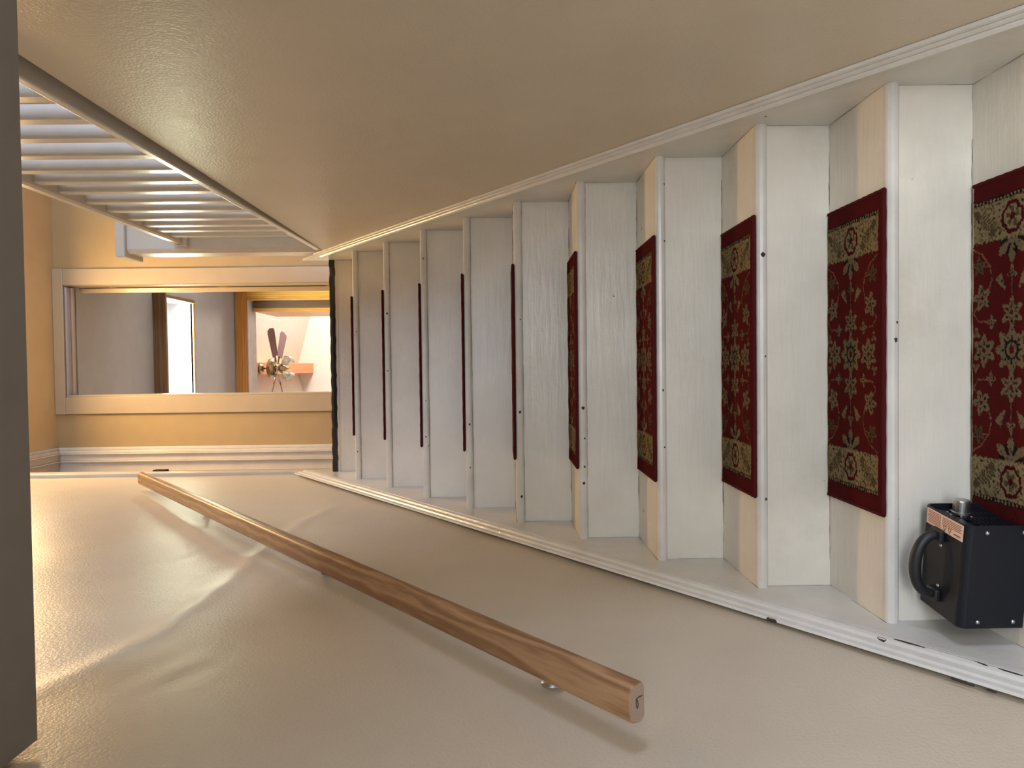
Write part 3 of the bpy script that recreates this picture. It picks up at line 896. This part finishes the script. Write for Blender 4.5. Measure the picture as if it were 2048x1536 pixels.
d3 = thing('door_3', (0.2, RY1, UPF), 'knotty pine doorway framing the room with the ceiling fan', 'doorway', kind='structure')
box('casing', PX1, PX1 + 0.083, RY1 - 0.02, RY1, UPF, PZ, M['pine'], d3, bevel=0.004)
box('casing', PX0 - 0.083, PX0, RY1 - 0.02, RY1, UPF, PZ, M['pine'], d3, bevel=0.004)
box('head_casing', PX0 - 0.083, PX1 + 0.083, RY1 - 0.021, RY1, PZ, UPC - 0.01, M['pine_x'], d3, bevel=0.004)
box('jamb', PX1 - 0.024, PX1, RY1 - 0.005, RY1 + 0.07, UPF, PZ, M['pine'], d3, bevel=0.003)
for i in range(5):
    box('soffit_board', PX0, PX1 - 0.0, RY1 + 0.005 + i * 0.054, RY1 + 0.055 + i * 0.054, PZ - 0.006, PZ + 0.012, M['lit_boards'], d3, bevel=0.004)
lf = box('door_leaf', 0.715, 0.799, RY1 + 0.10, RY1 + 0.95, UPF + 0.01, PZ - 0.03, M['walnut'], d3, bevel=0.003)
box('edge_strip', 0.672, 0.714, RY1 + 0.11, RY1 + 0.95, UPF + 0.01, PZ - 0.035, M['pine'], lf, bevel=0.003)

# far room with vaulted ceiling
FX0, FX1, FY0, FY1 = -2.2, 2.5, RY1 + 0.28, 11.8
tag(box('floor_far_room', FX0, FX1, FY0, FY1, UPF - 0.1, UPF, M['floor']), 'floor of the far room under the ceiling fan', 'floor', kind='structure')
V = [(FX0, FY0, 3.34 - 0.27 * 2.2), (0.02, FY0, 3.34), (FX1, FY0, 3.34 - 0.27 * 2.5), (FX0, FY1, 3.34 - 0.27 * 2.2), (0.02, FY1, 3.34), (FX1, FY1, 3.34 - 0.27 * 2.5)]
V += [(x, y, z + 0.08) for x, y, z in V]
F = [(0, 1, 4, 3), (1, 2, 5, 4), (6, 9, 10, 7), (7, 10, 11, 8), (0, 3, 9, 6), (2, 8, 11, 5), (0, 6, 7, 1), (1, 7, 8, 2), (3, 4, 10, 9), (4, 5, 11, 10)]
tag(mk('ceiling_far_room', V, F, M['room_white']), 'white vaulted ceiling above the ceiling fan', 'ceiling', kind='structure')
tag(box('wall_far_room_gable', FX0, FX1, FY1, FY1 + 0.1, UPF, 3.5, M['room_white']), 'white gable wall behind the ceiling fan', 'wall', kind='structure')
W5 = (9.2, 10.8, 1.5, 2.62)
tag(boxes('wall_far_room_sides', [(FX0 - 0.1, FX0, FY0, FY1, UPF, 2.9), (FX1, FX1 + 0.1, FY0, W5[0], UPF, 2.9), (FX1, FX1 + 0.1, W5[1], FY1, UPF, 2.9), (FX1, FX1 + 0.1, W5[0], W5[1], UPF, W5[2]), (FX1, FX1 + 0.1, W5[0], W5[1], W5[3], 2.9)], M['room_white']), 'white side walls of the far room', 'wall', kind='structure')
window('window_5', 'x', 2.55, W5[0], W5[1], W5[2], W5[3], 'white sash window at the side of the far room')
tag(box('trim_1', -0.062, 0.094, FY0, FY1, 3.075, 3.33, M['beam'], bevel=0.004), 'orange pine ridge beam from which the ceiling fan hangs', 'beam', kind='structure')

# ceiling fan
FXc, FYc = 0.016, 9.2
fan = thing('ceiling_fan', (FXc, FYc, 2.60), 'brass ceiling fan with dark blades and glass lamp shades, seen through both doorways', 'ceiling fan')
V, F = lathe([(0.02, -0.055), (0.045, -0.05), (0.062, -0.02), (0.066, 0)], (FXc, FYc, 3.074), (0, 0, 1), 24)
mk('mount', V, F, M['brass'], fan, smooth=True)
V, F = lathe([(0.011, 0), (0.011, 0.07)], (FXc, FYc, 2.955), (0, 0, 1), 12)
mk('downrod', V, F, M['brass'], fan, smooth=True)
V, F = lathe([(0.04, 0.10), (0.09, 0.098), (0.122, 0.08), (0.128, 0.05), (0.122, 0.02), (0.10, 0.004), (0.05, 0.0)][::-1], (FXc, FYc, 2.868), (0, 0, 1), 32)
mk('motor_housing', V, F, M['brass'], fan, smooth=True)
for i, a in enumerate((33, 150, 218, 333)):
    a = math.radians(a)
    dv, nv = Vector((math.cos(a), math.sin(a), 0)), Vector((-math.sin(a), math.cos(a), 0))
    zt = Vector((0, 0, 1))
    pitch = math.radians(-24)
    wv = nv * math.cos(pitch) + zt * math.sin(pitch)
    hv = dv.cross(wv)
    o0 = Vector((FXc, FYc, 2.852))
    outl = [(0.17, -.045), (0.50, -.062), (0.54, -.05), (0.555, -.01), (0.535, .05), (0.50, .06), (0.17, .045)]
    V, F = prism([o0 + dv * r + wv * s + hv * .004 for r, s in outl], [o0 + dv * r + wv * s - hv * .004 for r, s in outl])
    bl = mk('blade', V, F, M['blade'], fan)
    V, F = prism([o0 + dv * r + wv * s + hv * .009 for r, s in ((.07, -.014), (.15, -.012), (.23, -.03), (.23, .03), (.15, .012), (.07, .014))],
                 [o0 + dv * r + wv * s + hv * .004 for r, s in ((.07, -.014), (.15, -.012), (.23, -.03), (.23, .03), (.15, .012), (.07, .014))])
    mk('blade_arm', V, F, M['nickel'], bl)
V, F = lathe([(0.05, 0.17), (0.055, 0.15), (0.03, 0.14), (0.06, 0.11), (0.065, 0.08), (0.03, 0.05), (0.012, 0.02), (0.006, 0)][::-1], (FXc, FYc, 2.70), (0, 0, 1), 24)
kit = mk('light_kit', V, F, M['brass'], fan, smooth=True)
M['shade_glass'] = nt('clear_ribbed_glass')[0]
b = M['shade_glass'].node_tree.nodes['Principled BSDF']
b.inputs['Transmission Weight'].default_value = 0.35; b.inputs['Roughness'].default_value = 0.18; b.inputs['Base Color'].default_value = (0.95, 0.9, 0.82, 1); b.inputs['IOR'].default_value = 1.25
for a in (40, 140, 220, 320):
    a = math.radians(a)
    dv = Vector((math.cos(a), math.sin(a), 0)) * 0.72 + Vector((0, 0, -0.69))
    c0 = Vector((FXc, FYc, 2.79)) + Vector((math.cos(a), math.sin(a), 0)) * 0.05
    V, F = lathe([(0.014, 0), (0.018, 0.02), (0.022, 0.04)], c0, dv, 16)
    arm = mk('socket', V, F, M['brass'], fan, smooth=True)
    V, F = lathe([(0.022, 0.035), (0.036, 0.06), (0.045, 0.10), (0.055, 0.135), (0.051, 0.135), (0.041, 0.10), (0.032, 0.06), (0.019, 0.04)], c0, dv, 20)
    mk('glass_shade', V, F, M['shade_glass'], arm, smooth=True)
    V, F = lathe([(0.012, 0.04), (0.024, 0.075), (0.026, 0.09), (0.018, 0.108), (0.004, 0.115)], c0, dv, 14)
    mk('bulb', V, F, M['room_white'], arm, smooth=True)

# ------------------------------------------------------------------ black space heater on the lowest step in view
HC = Vector((-0.390, 1.380, ZK[0]))
ha = math.radians(-7.0)
ex, ey = Vector((math.cos(ha), math.sin(ha), 0)), Vector((-math.sin(ha), math.cos(ha), 0))
HWX, HDY, HZ = 0.099, 0.068, 0.125
heat = thing('space_heater', HC, 'small black metal fan heater with a carry handle and peach warning sticker', 'heater')


def hp(x, y, z): return HC + ex * x + ey * y + Vector((0, 0, z))


def hbox(name, x0, x1, y0, y1, z0, z1, mat, parent, bevel=0.0, seg=2):
    V = [hp(*v) for v in bxv(x0, x1, y0, y1, z0, z1)]
    return mk(name, V, BOXF, mat, parent, bevel=bevel, seg=seg)


# wrap-round shell, open to the right where the grille sits; rounded front-top edge
out = []
for a in range(0, 91, 15):
    out.append((-HDY + 0.016 - 0.016 * math.cos(math.radians(a)), HZ - 0.016 + 0.016 * math.sin(math.radians(a))))
ringo = [(-HDY, 0.006)] + out + [(HDY - 0.010, HZ), (HDY, HZ - 0.010), (HDY, 0.006)]
ringi = [(y * 0.955, 0.006 + (z - 0.006) * 0.965 + 0.0015) for y, z in ringo]
V, F = [], []
n = len(ringo)
for x in (-HWX, HWX):
    V += [hp(x, y, z) for y, z in ringo]
V += [hp(HWX, y, z) for y, z in ringi] + [hp(HWX - 0.012, y, z) for y, z in ringi]
for i in range(n):
    j = (i + 1) % n
    F += [(i, j, n + j, n + i), (n + i, n + j, 2 * n + j, 2 * n + i), (2 * n + i, 2 * n + j, 3 * n + j, 3 * n + i)]
F.append(tuple(range(n)))
body = mk('body', V, F, M['heater'], heat)
hbox('back_plate', HWX - 0.030, HWX - 0.022, -HDY + .004, HDY - .004, 0.010, HZ - .005, M['heater_in'], body)
gr = hbox('grille', HWX - 0.013, HWX - 0.009, -HDY + .005, HDY - .005, HZ - 0.032, HZ - .006, M['heater'], heat)
tag(gr, 'control strip above the grille')
for i in range(9):
    z = 0.014 + i * 0.0078
    hbox('slat', HWX - 0.014, HWX - 0.009, -HDY + .006, HDY - .006, z, z + 0.0036, M['heater'], gr)
for i in range(5):
    y = -HDY + 0.014 + i * 0.0272
    hbox('upright', HWX - 0.012, HWX - 0.008, y, y + 0.0022, 0.010, HZ - 0.030, M['heater'], gr)
V, F = lathe([(0.0165, 0), (0.0165, 0.004), (0.0150, 0.005), (0.0145, 0.026), (0.0130, 0.028)], hp(HWX - 0.009, 0.030, HZ - 0.050), ex, 28)
kn = mk('knob', V, F, M['steel'], heat, smooth=False)
tag(kn, 'silver control knob')
marks = []
for i, a in enumerate((20, 60, 100, 150, 200)):
    yy, zz = 0.030 + 0.022 * math.cos(math.radians(a)), HZ - 0.050 + 0.022 * math.sin(math.radians(a))
    marks.append((HWX - 0.009, HWX - 0.0085, yy - .002, yy + .002, zz - .001, zz + .001))
V, F = [], []
for b_ in marks:
    n0 = len(V); V += [hp(*v) for v in bxv(*b_)]; F += [tuple(i + n0 for i in f) for f in BOXF]
mk('dial_marks', V, F, M['sticker'], kn)
# sticker along the right edge of the top, with its printed lines and two warning triangles
SX = HWX - 0.034
st = hbox('warning_sticker', SX, HWX - 0.003, -HDY + 0.010, HDY - 0.012, HZ, HZ + 0.0006, M['sticker'], body)
V, F = [], []


def addb(b_):
    n0 = len(V)
    V.extend(hp(*v) for v in bxv(*b_)); F.extend(tuple(i + n0 for i in f) for f in BOXF)


for i in range(8):
    x = HWX - 0.0065 - i * 0.0031
    addb((x - 0.0011, x, 0.010, HDY - 0.016 - 0.002 * (i % 3), HZ + .0006, HZ + .0009))
for i in range(5):
    x = HWX - 0.0065 - i * 0.0031
    addb((x - 0.0011, x, -HDY + 0.014 + 0.003 * (i % 2), 0.005, HZ + .0006, HZ + .0009))
addb((HWX - .029, HWX - .0265, -HDY + 0.016, -HDY + 0.036, HZ + .0006, HZ + .0009))
for y0 in (-0.004, -0.019):
    tri = [(HWX - 0.022, y0 - 0.005), (HWX - 0.022, y0 + 0.005), (HWX - 0.031, y0)]
    for i in range(3):
        (xa, ya), (xb, yb) = tri[i], tri[(i + 1) % 3]
        ln = math.hypot(xb - xa, yb - ya); nx, ny = -(yb - ya) / ln * .0007, (xb - xa) / ln * .0007
        n0 = len(V)
        q = [(xa + nx, ya + ny), (xb + nx, yb + ny), (xb - nx, yb - ny), (xa - nx, ya - ny)]
        V.extend(hp(x, y, HZ + .0006) for x, y in q); V.extend(hp(x, y, HZ + .0009) for x, y in q)
        F.extend(tuple(i_ + n0 for i_ in f) for f in BOXF)
mk('printed_text', V, F, M['print'], st)
# carry handle
pts, rr = [], []
for i in range(21):
    a = math.pi * i / 20
    pts.append(hp(-0.004 - 0.060 * math.cos(a), 0.010, HZ + 0.004 + 0.041 * math.sin(a) ** 0.8)); rr.append(0.0085 + 0.0022 * math.sin(a))
V, F = tube(pts, rr, 12)
hd = mk('handle', V, F, M['rubber'], heat, smooth=True)
for x in (-0.064, 0.056):
    hbox('handle_foot', x - 0.012, x + 0.012, -0.006, 0.026, HZ, HZ + 0.010, M['rubber'], hd, bevel=0.003)
for x in (-0.046, 0.036):
    V, F = lathe([(0.0038, 0), (0.0036, 0.0015), (0.0015, 0.003)], hp(x, 0.004, HZ), (0, 0, 1), 12)
    mk('screw', V, F, M['steel'], body, smooth=True)
for x, z in ((-0.086, 0.092), (-0.086, 0.026), (0.086, 0.088), (0.086, 0.020)):
    V, F = lathe([(0.0042, 0), (0.0038, 0.002), (0.0015, 0.0036)], hp(x, -HDY, z), -ey, 14)
    mk('screw', V, F, M['steel'], body, smooth=True)
for x in (-0.085, 0.085):
    for y in (-0.05, 0.05):
        V, F = lathe([(0.008, 0), (0.009, 0.007)], hp(x, y, 0.0), (0, 0, 1), 12)
        mk('foot', V, F, M['rubber'], heat, smooth=True)
